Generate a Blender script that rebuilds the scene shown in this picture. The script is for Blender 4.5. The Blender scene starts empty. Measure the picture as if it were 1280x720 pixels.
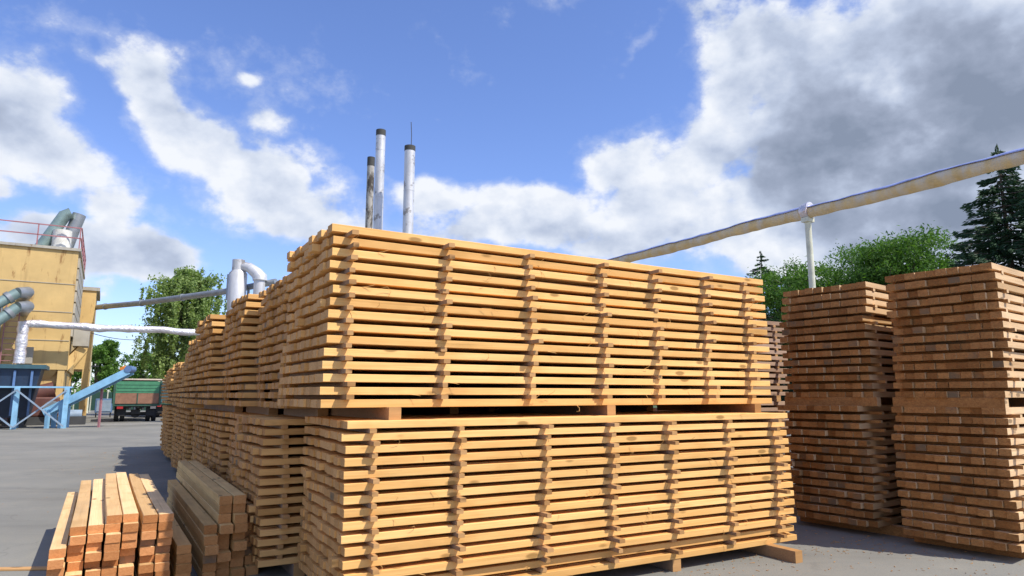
import bpy, math, random
import numpy as np
from mathutils import Vector, Matrix
random.seed(11); rng = np.random.default_rng(7)
R = math.radians
S = bpy.context.scene
COL = S.collection
F = 845.0; TH = math.atan(134.0/F); CH = 1.6
A0 = R(31)

def ray(px, py):
    X = (px-640)/F; Z = (360-py)/F
    return Vector((X, math.cos(TH)-Z*math.sin(TH), math.sin(TH)+Z*math.cos(TH)))
def P(px, py, y=None, z=None):
    r = ray(px, py)
    t = (y/r.y) if y is not None else (z-CH)/r.z
    return Vector((0, 0, CH))+r*t

# ------------------------------------------------------------------ materials
class NT:
    def __init__(s, tree): s.t = tree
    def n(s, typ, **kw):
        nd = s.t.nodes.new(typ)
        for k, v in kw.items():
            if k == 'inp':
                for a, b in v.items():
                    if isinstance(b, bpy.types.NodeSocket): s.t.links.new(b, nd.inputs[a])
                    else: nd.inputs[a].default_value = b
            else: setattr(nd, k, v)
        return nd
    def m(s, op, a, b=0.0, c=0.0, clamp=False):
        nd = s.n('ShaderNodeMath', operation=op, use_clamp=clamp)
        for i, v in enumerate((a, b, c)):
            if isinstance(v, bpy.types.NodeSocket): s.t.links.new(v, nd.inputs[i])
            else: nd.inputs[i].default_value = v
        return nd.outputs[0]
    def vm(s, op, a, b=(0, 0, 0)):
        nd = s.n('ShaderNodeVectorMath', operation=op)
        for i, v in enumerate((a, b)):
            if isinstance(v, bpy.types.NodeSocket): s.t.links.new(v, nd.inputs[i])
            else: nd.inputs[i].default_value = v
        return nd.outputs[0]
    def mix(s, f, a, b, mode='MIX'):
        nd = s.n('ShaderNodeMix', data_type='RGBA', blend_type=mode)
        for i, v in ((0, f), (6, a), (7, b)):
            if isinstance(v, bpy.types.NodeSocket): s.t.links.new(v, nd.inputs[i])
            else: nd.inputs[i].default_value = (v if i == 0 else (*v, 1)) if not (i and len(v) == 4) else v
        return nd.outputs[2]
    def mr(s, v, a, b, c=0.0, d=1.0, smooth=False):
        nd = s.n('ShaderNodeMapRange', clamp=True)
        if smooth: nd.interpolation_type = 'SMOOTHSTEP'
        s.t.links.new(v, nd.inputs[0])
        for i, x in enumerate((a, b, c, d)): nd.inputs[i+1].default_value = x
        return nd.outputs[0]
    def noise(s, vec, scale, detail=4, rough=.5, w=None, dist=0):
        nd = s.n('ShaderNodeTexNoise', noise_dimensions='4D' if w is not None else '3D')
        s.t.links.new(vec, nd.inputs['Vector'])
        nd.inputs['Scale'].default_value = scale; nd.inputs['Detail'].default_value = detail
        nd.inputs['Roughness'].default_value = rough; nd.inputs['Distortion'].default_value = dist
        if w is not None: s.t.links.new(w, nd.inputs['W'])
        return nd.outputs[0]

def newmat(name):
    m = bpy.data.materials.new(name); m.use_nodes = True
    t = m.node_tree
    b = t.nodes['Principled BSDF']
    return m, NT(t), b
def lk(nt, a, b): nt.t.links.new(a, b)
def bump(nt, b, h, strength=.3, dist=.01):
    nd = nt.n('ShaderNodeBump', inp={'Strength': strength, 'Distance': dist, 'Height': h})
    lk(nt, nd.outputs[0], b.inputs['Normal'])

def wood(name, light, dark, end, endd, greyp=.06, grey=(.12, .09, .055), stain=.25, var=1.0):
    m, nt, b = newmat(name)
    tc = nt.n('ShaderNodeTexCoord'); ob = tc.outputs['Object']
    oi = nt.n('ShaderNodeObjectInfo').outputs['Random']; ri = nt.n('ShaderNodeNewGeometry').outputs['Random Per Island']
    r = nt.m('FRACT', nt.m('ADD', nt.m('MULTIPLY', oi, 7.31), nt.m('MULTIPLY', ri, 1.37)))
    r2 = nt.m('FRACT', nt.m('MULTIPLY', r, 17.77)); r3 = nt.m('FRACT', nt.m('MULTIPLY', r, 93.1))
    w = nt.m('MULTIPLY', r, 60.0)
    v1 = nt.vm('MULTIPLY', ob, (1.1, 26, 26)); v2 = nt.vm('MULTIPLY', ob, (3.0, 130, 130))
    g1 = nt.noise(v1, 1.0, 5, .6, w, .6); g2 = nt.noise(v2, 1.0, 3, .6, w)
    blot = nt.noise(nt.vm('MULTIPLY', ob, (2.2, 5, 5)), 1.0, 3, .55, w)
    g = nt.m('ADD', nt.m('MULTIPLY', nt.mr(g1, .3, .7), .55), nt.m('MULTIPLY', g2, .45))
    c = nt.mix(nt.m('MULTIPLY', nt.mr(g, .3, .85), .7), light, dark)
    c = nt.mix(nt.m('MULTIPLY', nt.mr(blot, .5, .75), stain*1.6), c, tuple(x*.8 for x in dark))
    # per board tint
    ramp = nt.n('ShaderNodeValToRGB'); lk(nt, r2, ramp.inputs[0])
    el = ramp.color_ramp.elements
    el[0].color = (1-.28*var, 1-.36*var, 1-.46*var, 1); el[1].color = (1+.15*var, 1+.14*var, 1+.16*var, 1)
    e = ramp.color_ramp.elements.new(.35); e.color = (1.0, .95, .9, 1)
    c = nt.mix(1.0, c, ramp.outputs[0], 'MULTIPLY')
    # sap stain, dirt and dark grain streaks that run with the board
    sg = nt.noise(nt.vm('MULTIPLY', ob, (.55, 3, 3)), 1.0, 4, .6, w)
    c = nt.mix(nt.m('MULTIPLY', nt.mr(sg, .56, .74), .42), c, tuple(x*y for x, y in zip(dark, (.55, .62, .85))))
    sk = nt.noise(nt.vm('MULTIPLY', ob, (.7, 75, 75)), 1.0, 3, .6, w)
    c = nt.mix(nt.m('MULTIPLY', nt.mr(sk, .62, .72), .5), c, tuple(x*.5 for x in dark))
    # knots
    vo = nt.n('ShaderNodeTexVoronoi', voronoi_dimensions='4D', inp={'Vector': nt.vm('MULTIPLY', ob, (3.1, 9, 9)), 'W': w, 'Scale': 1.0, 'Randomness': 1.0})
    kn = nt.mr(vo.outputs['Distance'], .14, .25, 1, 0, True)
    c = nt.mix(nt.m('MULTIPLY', kn, .8), c, tuple(x*.42 for x in dark))
    # ends
    nx = nt.n('ShaderNodeSeparateXYZ', inp={0: tc.outputs['Normal']}).outputs[0]
    em = nt.m('GREATER_THAN', nt.m('ABSOLUTE', nx), .6)
    rings = nt.noise(nt.vm('MULTIPLY', ob, (1, 30, 45)), 1.0, 4, .6, w, 1.5)
    of = nt.n('ShaderNodeCombineXYZ', inp={0: 0.0, 1: nt.m('MULTIPLY_ADD', r2, .12, -.06), 2: nt.m('MULTIPLY_ADD', r3, .1, .04)}).outputs[0]
    ln = nt.n('ShaderNodeVectorMath', operation='LENGTH', inp={0: nt.vm('ADD', nt.vm('MULTIPLY', ob, (0, 1, 1)), of)}).outputs['Value']
    gr = nt.m('SINE', nt.m('MULTIPLY_ADD', ln, 620.0, nt.m('MULTIPLY', rings, 6.0)))
    ec = nt.mix(nt.m('MULTIPLY_ADD', gr, .16, nt.mr(rings, .35, .68, .08, .84), clamp=True), end, endd)
    ec = nt.mix(1.0, ec, ramp.outputs[0], 'MULTIPLY')
    gm = nt.m('MULTIPLY', nt.m('LESS_THAN', r3, greyp), nt.mr(blot, .35, .6, .15, .9))
    ec = nt.mix(gm, ec, grey)
    c = nt.mix(em, c, ec)
    lk(nt, c, b.inputs['Base Color'])
    b.inputs['Roughness'].default_value = .72
    b.inputs['Specular IOR Level'].default_value = .25
    bump(nt, b, nt.m('ADD', g, nt.m('MULTIPLY', rings, .3)), .45, .004)
    return m

def paint(name, c, rough=.55, metal=0.0, rust=0.0, rustc=(.16, .07, .03), var=.12, scale=3.0, bmp=.1):
    m, nt, b = newmat(name)
    ob = nt.n('ShaderNodeTexCoord').outputs['Object']
    n1 = nt.noise(ob, scale, 5, .6); n2 = nt.noise(nt.vm('MULTIPLY', ob, (1, 1, .25)), scale*3, 5, .7)
    cc = nt.mix(nt.mr(n1, .3, .7), tuple(min(1, x*(1+var)) for x in c), tuple(x*(1-2*var) for x in c))
    if rust:
        st_ = nt.noise(nt.vm('MULTIPLY', ob, (1, 1, .09)), scale*4, 4, .65)
        cc = nt.mix(nt.mr(st_, .56, .72, 0, .45*min(1, rust*2.2)), cc, tuple((x+y)/2*.8 for x, y in zip(c, rustc)))
        cc = nt.mix(nt.mr(n2, .72-rust*.3, .8-rust*.3), cc, rustc)
    lk(nt, cc, b.inputs['Base Color'])
    b.inputs['Roughness'].default_value = rough; b.inputs['Metallic'].default_value = metal
    if bmp: bump(nt, b, n2, bmp, .02)
    return m

M = {}
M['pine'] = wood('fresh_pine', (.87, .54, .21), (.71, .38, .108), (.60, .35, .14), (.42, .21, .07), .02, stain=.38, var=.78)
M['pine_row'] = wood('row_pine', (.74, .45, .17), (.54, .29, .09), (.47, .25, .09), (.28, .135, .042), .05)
M['sticker'] = wood('sticker_wood', (.50, .29, .12), (.34, .18, .07), (.40, .26, .15), (.27, .17, .10), .3, (.22, .17, .14))
M['aged'] = wood('aged_pine', (.70, .50, .29), (.50, .32, .16), (.41, .205, .07), (.19, .082, .027), .09, (.15, .11, .07), var=1.25)
M['grey_wood'] = wood('grey_boards', (.46, .33, .24), (.32, .21, .15), (.40, .26, .17), (.26, .16, .1), .2)
M['beam'] = wood('beam_pine', (.82, .58, .31), (.62, .40, .18), (.60, .28, .11), (.42, .17, .06), .05, (.22, .17, .13), .4)
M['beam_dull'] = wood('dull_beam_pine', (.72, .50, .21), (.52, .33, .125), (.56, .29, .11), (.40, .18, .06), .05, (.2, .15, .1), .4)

M['yellow'] = paint('ochre_paint', (.60, .41, .16), .7, rust=.5, var=.1, scale=.6, rustc=(.30, .16, .05))
M['panel'] = paint('grey_panels', (.42, .39, .32), .65, rust=.3, scale=1)
M['lightblue'] = paint('light_blue_paint', (.24, .47, .66), .5, rust=.25, scale=2)
M['darkblue'] = paint('dark_blue_paint', (.015, .03, .06), .5, rust=.2)
M['greyblue'] = paint('grey_blue_paint', (.25, .33, .42), .5, rust=.2)
M['rail'] = paint('red_rail_paint', (.38, .16, .17), .5, rust=.2)
M['duct'] = paint('duct_steel', (.32, .34, .35), .45, .55, rust=.1, scale=2)
M['greenduct'] = paint('green_grey_duct', (.24, .33, .31), .45, .4, scale=2)
M['white'] = paint('white_paint', (.72, .72, .66), .5, rust=.08)
M['cream'] = paint('cream_paint', (.66, .66, .52), .5, rust=.05)
M['green'] = paint('green_truck_paint', (.06, .23, .12), .5, rust=.1, scale=4)
M['greend'] = paint('dark_green_paint', (.03, .09, .06), .6, rust=.1, scale=4)
M['teal'] = paint('teal_paint', (.04, .10, .12), .5)
M['brownboard'] = paint('brown_board', (.26, .13, .08), .75, scale=5)
M['tarp'] = paint('pale_tarp', (.60, .50, .40), .8)
M['rubber'] = paint('black_rubber', (.025, .025, .025), .8)
M['dark'] = paint('dark_steel', (.05, .05, .05), .6)
M['soot'] = paint('soot_steel', (.06, .06, .055), .8)
M['red'] = paint('red_lens', (.40, .02, .02), .3)
M['redrust'] = paint('rusty_red_machine', (.13, .05, .04), .6, rust=.5)
M['orange'] = paint('orange_plastic', (.70, .22, .03), .5)
M['blue'] = paint('blue_sheet', (.10, .18, .34), .5)
M['glass'] = paint('window_glass', (.03, .04, .05), .12, bmp=0)
M['wool'] = None

def mk_metal_chimney():
    m, nt, b = newmat('chimney_steel')
    ob = nt.n('ShaderNodeTexCoord').outputs['Object']
    n1 = nt.noise(nt.vm('MULTIPLY', ob, (1, 1, .35)), 1.6, 6, .65); n2 = nt.noise(ob, .9, 5, .7)
    c = nt.mix(nt.mr(n1, .35, .65), (.68, .68, .69), (.50, .50, .50))
    c = nt.mix(nt.mr(n2, .56, .63, 0, .7), c, (.16, .13, .10))
    lk(nt, c, b.inputs['Base Color'])
    b.inputs['Roughness'].default_value = .5; b.inputs['Metallic'].default_value = .35
    bump(nt, b, n1, .2, .03)
    return m
M['chimney'] = mk_metal_chimney()
def mk_stained():
    m, nt, b = newmat('stained_chimney_steel')
    ob = nt.n('ShaderNodeTexCoord').outputs['Object']
    n1 = nt.noise(nt.vm('MULTIPLY', ob, (1, 1, .5)), 1.1, 6, .7)
    c = nt.mix(nt.mr(n1, .44, .56), (.40, .38, .34), (.06, .05, .04))
    lk(nt, c, b.inputs['Base Color']); b.inputs['Roughness'].default_value = .75
    return m
M['chimney_dirty'] = mk_stained()
def mk_foil():
    m, nt, b = newmat('crumpled_foil')
    ob = nt.n('ShaderNodeTexCoord').outputs['Object']
    n1 = nt.noise(ob, 5.5, 4, .6); n2 = nt.noise(ob, 2.2, 3, .5)
    lk(nt, nt.mix(nt.mr(n2, .4, .7), (.80, .78, .80), (.62, .56, .58)), b.inputs['Base Color'])
    b.inputs['Roughness'].default_value = .38; b.inputs['Metallic'].default_value = .6
    bump(nt, b, n1, .9, .08)
    return m
M['foil'] = mk_foil()
def mk_wool():
    m, nt, b = newmat('insulation_wool_wrap')
    ob = nt.n('ShaderNodeTexCoord').outputs['Object']
    n1 = nt.noise(nt.vm('MULTIPLY', ob, (1, .6, 1)), 5, 5, .65); n2 = nt.noise(nt.vm('MULTIPLY', ob, (.7, 2.5, 1)), 1.3, 4, .55)
    c = nt.mix(nt.mr(n1, .3, .75), (.76, .58, .29), (.56, .40, .18))
    c = nt.mix(nt.mr(n2, .42, .64, 0, .6), c, (.62, .60, .56))
    lk(nt, c, b.inputs['Base Color']); b.inputs['Roughness'].default_value = .6
    bump(nt, b, n1, .8, .05)
    return m
M['wool'] = mk_wool()
M['film'] = paint('blue_film', (.38, .43, .70), .3, .2, scale=3)

def mk_asphalt():
    m, nt, b = newmat('asphalt')
    ob = nt.n('ShaderNodeTexCoord').outputs['Object']
    n1 = nt.noise(ob, .22, 6, .6); n2 = nt.noise(ob, 60, 3, .7); n3 = nt.noise(ob, 1.3, 5, .65); n4 = nt.noise(ob, .9, 6, .7, dist=1.2); n5 = nt.noise(nt.vm('MULTIPLY', ob, (.25, 1.6, 1)), .7, 5, .6, dist=.4)
    c = nt.mix(nt.mr(n1, .35, .65), (.26, .252, .222), (.175, .172, .156))
    c = nt.mix(nt.mr(n3, .5, .75, 0, .35), c, (.36, .325, .25))
    c = nt.mix(nt.mr(n4, .6, .68, 0, .4), c, (.14, .135, .125))
    c = nt.mix(nt.mr(n2, .35, .7, 0, .35), c, (.12, .12, .115))
    vo = nt.n('ShaderNodeTexVoronoi', feature='DISTANCE_TO_EDGE', inp={'Vector': nt.vm('ADD', ob, nt.vm('MULTIPLY', nt.n('ShaderNodeTexNoise', inp={'Scale': 1.2, 'Detail': 5.0, 'Vector': ob}).outputs[1], (1.6, 1.6, 0))), 'Scale': .16})
    c = nt.mix(nt.mr(vo.outputs[0], .0, .003, .22, 0), c, (.05, .05, .048))
    c = nt.mix(nt.mr(n5, .56, .66, 0, .3), c, (.12, .118, .11))
    # scattered sawdust
    nd = nt.noise(ob, 160, 2, .5); nd2 = nt.noise(ob, .6, 4, .6)
    c = nt.mix(nt.m('MULTIPLY', nt.mr(nd, .66, .7), nt.mr(nd2, .45, .65)), c, (.45, .30, .14))
    lk(nt, c, b.inputs['Base Color']); b.inputs['Roughness'].default_value = .9; b.inputs['Specular IOR Level'].default_value = .2
    bump(nt, b, nt.m('ADD', n2, nt.m('MULTIPLY', n3, .4)), .5, .006)
    return m
M['asphalt'] = mk_asphalt()
M['line'] = paint('pale_worn_paint', (.46, .44, .40), .8, rust=.45, rustc=(.2, .19, .18), scale=2)
M['grass'] = paint('grass', (.06, .11, .03), .9, scale=1, var=.3)
M['bark'] = paint('bark', (.10, .08, .06), .9, scale=3, bmp=.5)
M['birchbark'] = paint('birch_bark', (.50, .48, .44), .8, rust=.5, rustc=(.06, .05, .05), scale=2)

def leafmat(name, a, b_, trans=.35):
    m, nt, b = newmat(name)
    ri = nt.n('ShaderNodeNewGeometry').outputs['Random Per Island']
    ob = nt.n('ShaderNodeTexCoord').outputs['Object']
    n1 = nt.noise(ob, .8, 3, .5)
    f = nt.m('ADD', nt.m('MULTIPLY', ri, .55), nt.m('MULTIPLY', nt.mr(n1, .3, .7), .45))
    c = nt.mix(f, a, b_)
    lk(nt, c, b.inputs['Base Color']); b.inputs['Roughness'].default_value = .6; b.inputs['Specular IOR Level'].default_value = .25
    tr = nt.n('ShaderNodeBsdfTranslucent'); lk(nt, nt.mix(1, c, (1.3, 1.5, .6), 'MULTIPLY'), tr.inputs[0])
    mx = nt.n('ShaderNodeMixShader', inp={0: trans}); lk(nt, b.outputs[0], mx.inputs[1]); lk(nt, tr.outputs[0], mx.inputs[2])
    out = nt.t.nodes['Material Output']; lk(nt, mx.outputs[0], out.inputs[0])
    return m
M['leaf'] = leafmat('green_leaves', (.06, .135, .024), (.15, .26, .05))
M['leaf_bright'] = leafmat('bright_leaves', (.04, .105, .018), (.13, .24, .045))
M['leaf_birch'] = leafmat('birch_leaves', (.13, .21, .06), (.32, .40, .15))
M['needle'] = leafmat('spruce_needles', (.018, .05, .026), (.05, .10, .045), .15)

# ------------------------------------------------------------------ helpers
class MB:
    def __init__(s): s.v = []; s.f = []; s.sm = []
    def add(s, vs, fs, smooth=False):
        o = len(s.v); s.v += [tuple(v) for v in vs]; s.f += [tuple(i+o for i in f) for f in fs]; s.sm += [smooth]*len(fs); return s
    def box(s, x0, x1, y0, y1, z0, z1):
        return s.add([(x0, y0, z0), (x1, y0, z0), (x1, y1, z0), (x0, y1, z0), (x0, y0, z1), (x1, y0, z1), (x1, y1, z1), (x0, y1, z1)],
                     [(0, 3, 2, 1), (4, 5, 6, 7), (0, 1, 5, 4), (1, 2, 6, 5), (2, 3, 7, 6), (3, 0, 4, 7)])
    def tube(s, pts, rad, n=14, cap=True, jit=0.0):
        pts = [Vector(p) for p in pts]
        rads = rad if isinstance(rad, (list, tuple)) else [rad]*len(pts)
        rings = []
        up = Vector((0, 0, 1))
        ref = None
        for i, p in enumerate(pts):
            d = (pts[min(i+1, len(pts)-1)]-pts[max(i-1, 0)]).normalized()
            if ref is None:
                ref = d.cross(up if abs(d.z) < .9 else Vector((1, 0, 0))).normalized()
            a = (ref-d*ref.dot(d)).normalized(); ref = a
            b = d.cross(a)
            rings.append([p+(a*math.cos(2*math.pi*k/n)+b*math.sin(2*math.pi*k/n))*rads[i]*(1+random.uniform(-jit, jit)) for k in range(n)])
        vs = [v for r in rings for v in r]; fs = []
        for i in range(len(pts)-1):
            for k in range(n):
                fs.append((i*n+k, i*n+(k+1) % n, (i+1)*n+(k+1) % n, (i+1)*n+k))
        s.add(vs, fs, True)
        if cap:
            s.add(rings[0], [tuple(reversed(range(n)))]); s.add(rings[-1], [tuple(range(n))])
        return s
    def bar(s, a, b, w, h=None):
        a = Vector(a); b = Vector(b); h = h or w; d = (b-a).normalized()
        sd = d.cross(Vector((0, 0, 1)))
        sd = sd.normalized() if sd.length > .01 else Vector((1, 0, 0))
        u = sd.cross(d)
        vs = []
        for p in (a, b):
            for i, j in ((-1, -1), (1, -1), (1, 1), (-1, 1)): vs.append(p+sd*i*w/2+u*j*h/2)
        return s.add(vs, [(0, 3, 2, 1), (4, 5, 6, 7), (0, 1, 5, 4), (1, 2, 6, 5), (2, 3, 7, 6), (3, 0, 4, 7)])
    def build(s, name, mat, parent=None, bevel=0):
        me = bpy.data.meshes.new(name); me.from_pydata(s.v, [], s.f); me.update()
        me.polygons.foreach_set('use_smooth', s.sm)
        me.materials.append(mat)
        o = bpy.data.objects.new(name, me); COL.objects.link(o)
        if parent: o.parent = parent
        if bevel:
            b = o.modifiers.new('bevel', 'BEVEL'); b.width = bevel; b.segments = 2; b.limit_method = 'ANGLE'
        return o
def tag(o, label=None, cat=None, group=None, kind=None):
    if label: o['label'] = label; o['kind'] = 'thing'
    if cat: o['category'] = cat
    if group: o['group'] = group
    if kind: o['kind'] = kind
    return o
def empty(name, loc, rz=0, label=None, cat=None, group=None):
    o = bpy.data.objects.new(name, None); COL.objects.link(o); o.location = loc; o.rotation_euler = (0, 0, rz)
    o.empty_display_size = .2
    o['kind'] = 'thing'
    return tag(o, label, cat, group)

# a sawn board along x with eased edges and a slight bow
def add_board(mb, x0, x1, y0, y1, z0, z1, bow=0.0, vb=0.0, be=.003, seg=4, tw=0.0):
    vs = []; fs = []
    for i in range(seg+1):
        t = i/seg; x = x0+(x1-x0)*t; k = 4*t*(1-t)
        dy = bow*k; dz = vb*k; tt = tw*(t-.5)
        for y, z in ((y0+be, z0), (y1-be, z0), (y1, z0+be), (y1, z1-be), (y1-be, z1), (y0+be, z1), (y0, z1-be), (y0, z0+be)):
            vs.append((x, y+dy, z+dz+tt*(y-y0)))
    n = 8
    for i in range(seg):
        for k in range(n):
            fs.append((i*n+k, i*n+(k+1) % n, (i+1)*n+(k+1) % n, (i+1)*n+k))
    fs = [tuple(reversed(f)) for f in fs]
    fs.append(tuple(range(n))); fs.append(tuple(reversed(range(seg*n, seg*n+n))))
    mb.add(vs, fs)

def board_end_fix(mb): return mb

# ------------------------------------------------------------------ lumber stacks
def lumber_stack(label, x, y, z, ang, L=4.78, nl=15, nb=12, bw=.115, bt=.057, st=.03, bear=.11, mat='pine', smat='sticker',
                 cols=None, rag=.02, skew=0.0, lean=(0, 0), nparts=100, detail=True, prot=.06, front_bear=(), drift=.012, seed=0, group='stacks of sawn boards with spacer sticks', bearx=None, topmiss=0, splint=0):
    rnd = random.Random(seed)
    root = empty('lumber_stack', (x, y, z), ang, label, 'lumber stack', group)
    mt = M[mat]; W = nb*bw
    cols = cols or [.2+i*(L-.4)/6 for i in range(7)]
    # bearers
    bearx = bearx or [.35, L*.36, L*.66, L-.3]
    for i, bx in enumerate(bearx):
        mb = MB(); e0 = front_bear[i] if i < len(front_bear) else rnd.uniform(-.03, .05)
        add_board_y(mb, bx-.05, bx+.05, -e0, W+rnd.uniform(0, .06), -.001, bear+.001)
        mb.build('bearer', M[smat], root)
    items = []
    dx = dy = 0
    for i in range(nl):
        dx += rnd.gauss(0, drift); dy += rnd.gauss(0, drift*.6)
        dx *= .9; dy *= .9
        lx = dx+lean[0]*i/nl; ly = dy+lean[1]*i/nl
        z0 = bear+i*(bt+st)
        sk = skew*(1-i/nl)
        yy = ly
        for j in range(nb):
            if i == nl-1 and j >= nb-topmiss: continue
            g = rnd.uniform(.001, .007)
            e0 = rnd.gauss(0, rag); e1 = rnd.gauss(0, rag*.9)
            if rnd.random() < .06: e0 -= rnd.uniform(.01, .05)
            fw = rnd.gauss(0, .004)
            if j == 0: fw = rnd.gauss(0, .008)
            items.append((i, j, lx+e0, lx+L+sk+e1, yy+g/2+fw, yy+bw-g/2+fw, z0, z0+bt*rnd.uniform(.93, 1.0), rnd.gauss(0, .012) if j == 0 else rnd.gauss(0, .003)))
            yy += bw
        if i < nl-1:
            pass
    parts = sorted(items, key=lambda t: (0 if t[1] == 0 else 1 if t[0] == nl-1 else 2, t[1], -t[0]))
    pset = parts[:nparts] if detail else []
    rest = parts[nparts:] if detail else parts
    for t in pset:
        mb = MB(); add_board(mb, t[2], t[3], t[4], t[5], t[6], t[7], t[8], tw=rnd.gauss(0, .0))
        mb.build('board', mt, root)
    if rest:
        mb = MB()
        for t in rest: add_board(mb, t[2], t[3], t[4], t[5], t[6], t[7], t[8], seg=2)
        o = mb.build('boards', mt, root); o['kind'] = 'stuff'
    allst = MB()
    colshift = [0]*len(cols)
    for i in range(nl-1):
        z0 = bear+i*(bt+st)+bt*.97
        for c, cx in enumerate(cols):
            colshift[c] = colshift[c]*.85+rnd.gauss(0, .009)
            w = rnd.uniform(.042, .062)
            xx = cx+colshift[c]+lean[0]*i/nl
            mb = MB() if detail else allst
            fr = -abs(rnd.gauss(prot, .028))+.012+lean[1]*i/nl
            add_board_y(mb, xx-w/2, xx+w/2, fr, W+rnd.uniform(-.02, .05), z0+.0005, z0+st+bt*.03-.0005+.001, rnd.gauss(0, .02))
            if detail: mb.build('sticker', M[smat], root)
    for q in range(splint):
        i = rnd.randrange(nl); sx = rnd.uniform(.1, L-.2); zz = bear+i*(bt+st)+rnd.choice((0.002, bt*.95)); yl = lean[1]*i/nl-.002
        a = rnd.uniform(-1.2, 1.2); l_ = rnd.uniform(.03, .11)
        mb = MB(); mb.tube([(sx, yl, zz), (sx+l_*.4*math.cos(a), yl-.012, zz+l_*.4*math.sin(a)), (sx+l_*.8*math.cos(a*1.6), yl-.03, zz+l_*.7*math.sin(a*1.6)), (sx+l_*math.cos(a*2.2), yl-.028, zz+l_*.8*math.sin(a*2.2))], [.002, .0018, .0014, .0006], 4)
        mb.build('splinter', mt, root)
    if not detail:
        o = allst.build('stickers', M[smat], root); o['kind'] = 'stuff'
    return root
def add_board_y(mb, x0, x1, y0, y1, z0, z1, sk=0.0, be=.003):
    vs = []
    for y, d in ((y0, 0), (y1, sk)):
        for x, z in ((x0+be, z0), (x1-be, z0), (x1, z0+be), (x1, z1-be), (x1-be, z1), (x0+be, z1), (x0, z1-be), (x0, z0+be)):
            vs.append((x+d, y, z))
    n = 8
    fs = [(k, (k+1) % n, n+(k+1) % n, n+k) for k in range(n)]
    fs.append(tuple(reversed(range(n)))); fs.append(tuple(range(n, 2*n)))
    mb.add(vs, fs)
# stickers run along y: their end faces point along y; own material uses y-ends
def y_ended(m, src):
    return m

U = Vector((math.cos(A0), math.sin(A0), 0)); V = Vector((-math.sin(A0), math.cos(A0), 0))
C0 = Vector((-1.185, 5.03, 0))
H1 = .11+15*.089-.0315
lumber_stack('sunlit pale pine board stack in the foreground, the lower of the two', C0.x, C0.y, 0, R(29.3), seed=1, skew=.06, splint=46, bt=.0575, st=.0315, L=4.72, drift=.006,
             cols=[.19, .88, 1.66, 2.36, 3.07, 3.82, 4.52], front_bear=(.0, .0, .0, .34), rag=.009, prot=.085, bearx=[.5, 1.9, 3.1, 4.35])
CU = Vector((-1.395, 5.05, 0))
lumber_stack('sunlit pale pine board stack in the foreground, the upper of the two', CU.x, CU.y, H1-.002, R(31.3), seed=2, L=4.99, skew=.06, splint=46, rag=.010, bt=.0625, st=.0335, drift=.007,
             cols=[.17, .97, 1.82, 2.63, 3.33, 4.05, 4.70], bearx=[.55, 2.75, 4.75], bear=.095, prot=.088, bw=.12)

ORD = ['', 'first', 'second', 'third', 'fourth', 'fifth', 'sixth', 'seventh', 'eighth', 'ninth', 'tenth', 'eleventh', 'twelfth']
# row going back on the left: (shift along -u, gap from previous, upper shift, n lower, n upper)
row = [(.28, .17, .03, 15, 14), (.12, .10, .17, 15, 14), (.18, .12, .30, 15, 13), (.22, .12, .30, 15, 11), (.05, .14, .26, 14, 10), (.12, .14, .12, 14, 9),
       (.12, .16, .14, 14, 10), (.03, .2, .0, 14, 10), (.06, .2, .05, 14, 10), (.0, .25, .0, 14, 10), (-.1, .25, -.12, 14, 9)]
d = 12*.115
for k, (sh, gap, ush, n1, n2) in enumerate(row):
    d += gap
    b = C0+V*d-U*sh
    hh = .11+n1*.087-.03
    det = k < 6
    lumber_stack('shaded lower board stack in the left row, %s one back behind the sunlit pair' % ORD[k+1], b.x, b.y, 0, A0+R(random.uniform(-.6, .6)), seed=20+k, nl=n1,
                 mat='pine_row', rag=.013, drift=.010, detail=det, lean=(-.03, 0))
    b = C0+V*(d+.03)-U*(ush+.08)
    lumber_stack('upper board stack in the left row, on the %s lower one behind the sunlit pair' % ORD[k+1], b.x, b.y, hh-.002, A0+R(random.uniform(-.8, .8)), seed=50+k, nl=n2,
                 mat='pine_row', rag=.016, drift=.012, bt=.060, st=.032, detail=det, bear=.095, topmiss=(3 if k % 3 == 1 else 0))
    d += 12*.115
# right hand stacks
A1 = R(37)
B = P(1276, 691, z=.11)
Ur = Vector((math.cos(A1), math.sin(A1), 0)); Vr = Vector((-math.sin(A1), math.cos(A1), 0))
kw = dict(mat='aged', nl=14, bt=.067, st=.033, nb=10, bw=.108, rag=.018, L=4.0, drift=.020, smat='aged')
HB = .11+14*.1-.033
lumber_stack('weathered brown lower board stack at the right edge, nearest to the camera', B.x, B.y, 0, A1, seed=90, **kw)
b = B+Ur*.03+Vr*(-.02)
lumber_stack('weathered brown upper board stack at the right edge with lit boards at its near corner', b.x, b.y, HB-.002, A1, seed=91, bear=.1, bearx=[.06, 1.4, 2.6, 3.7], **kw)
Q = P(1094, 660, z=.11)
lumber_stack('weathered brown lower board stack between the sunlit stacks and the right edge stacks', Q.x, Q.y, 0, A1-R(1), seed=92, front_bear=(.45,), prot=.10, **{**kw, 'nb': 10})
b = Q+Ur*.06-Vr*.06
lumber_stack('weathered brown upper board stack in front of the cream pole, its top ragged', b.x, b.y, HB-.002, A1+R(1), seed=93, bear=.1, bearx=[.06, 1.4, 2.6, 3.7], lean=(-.02, 0), **kw)
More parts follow.
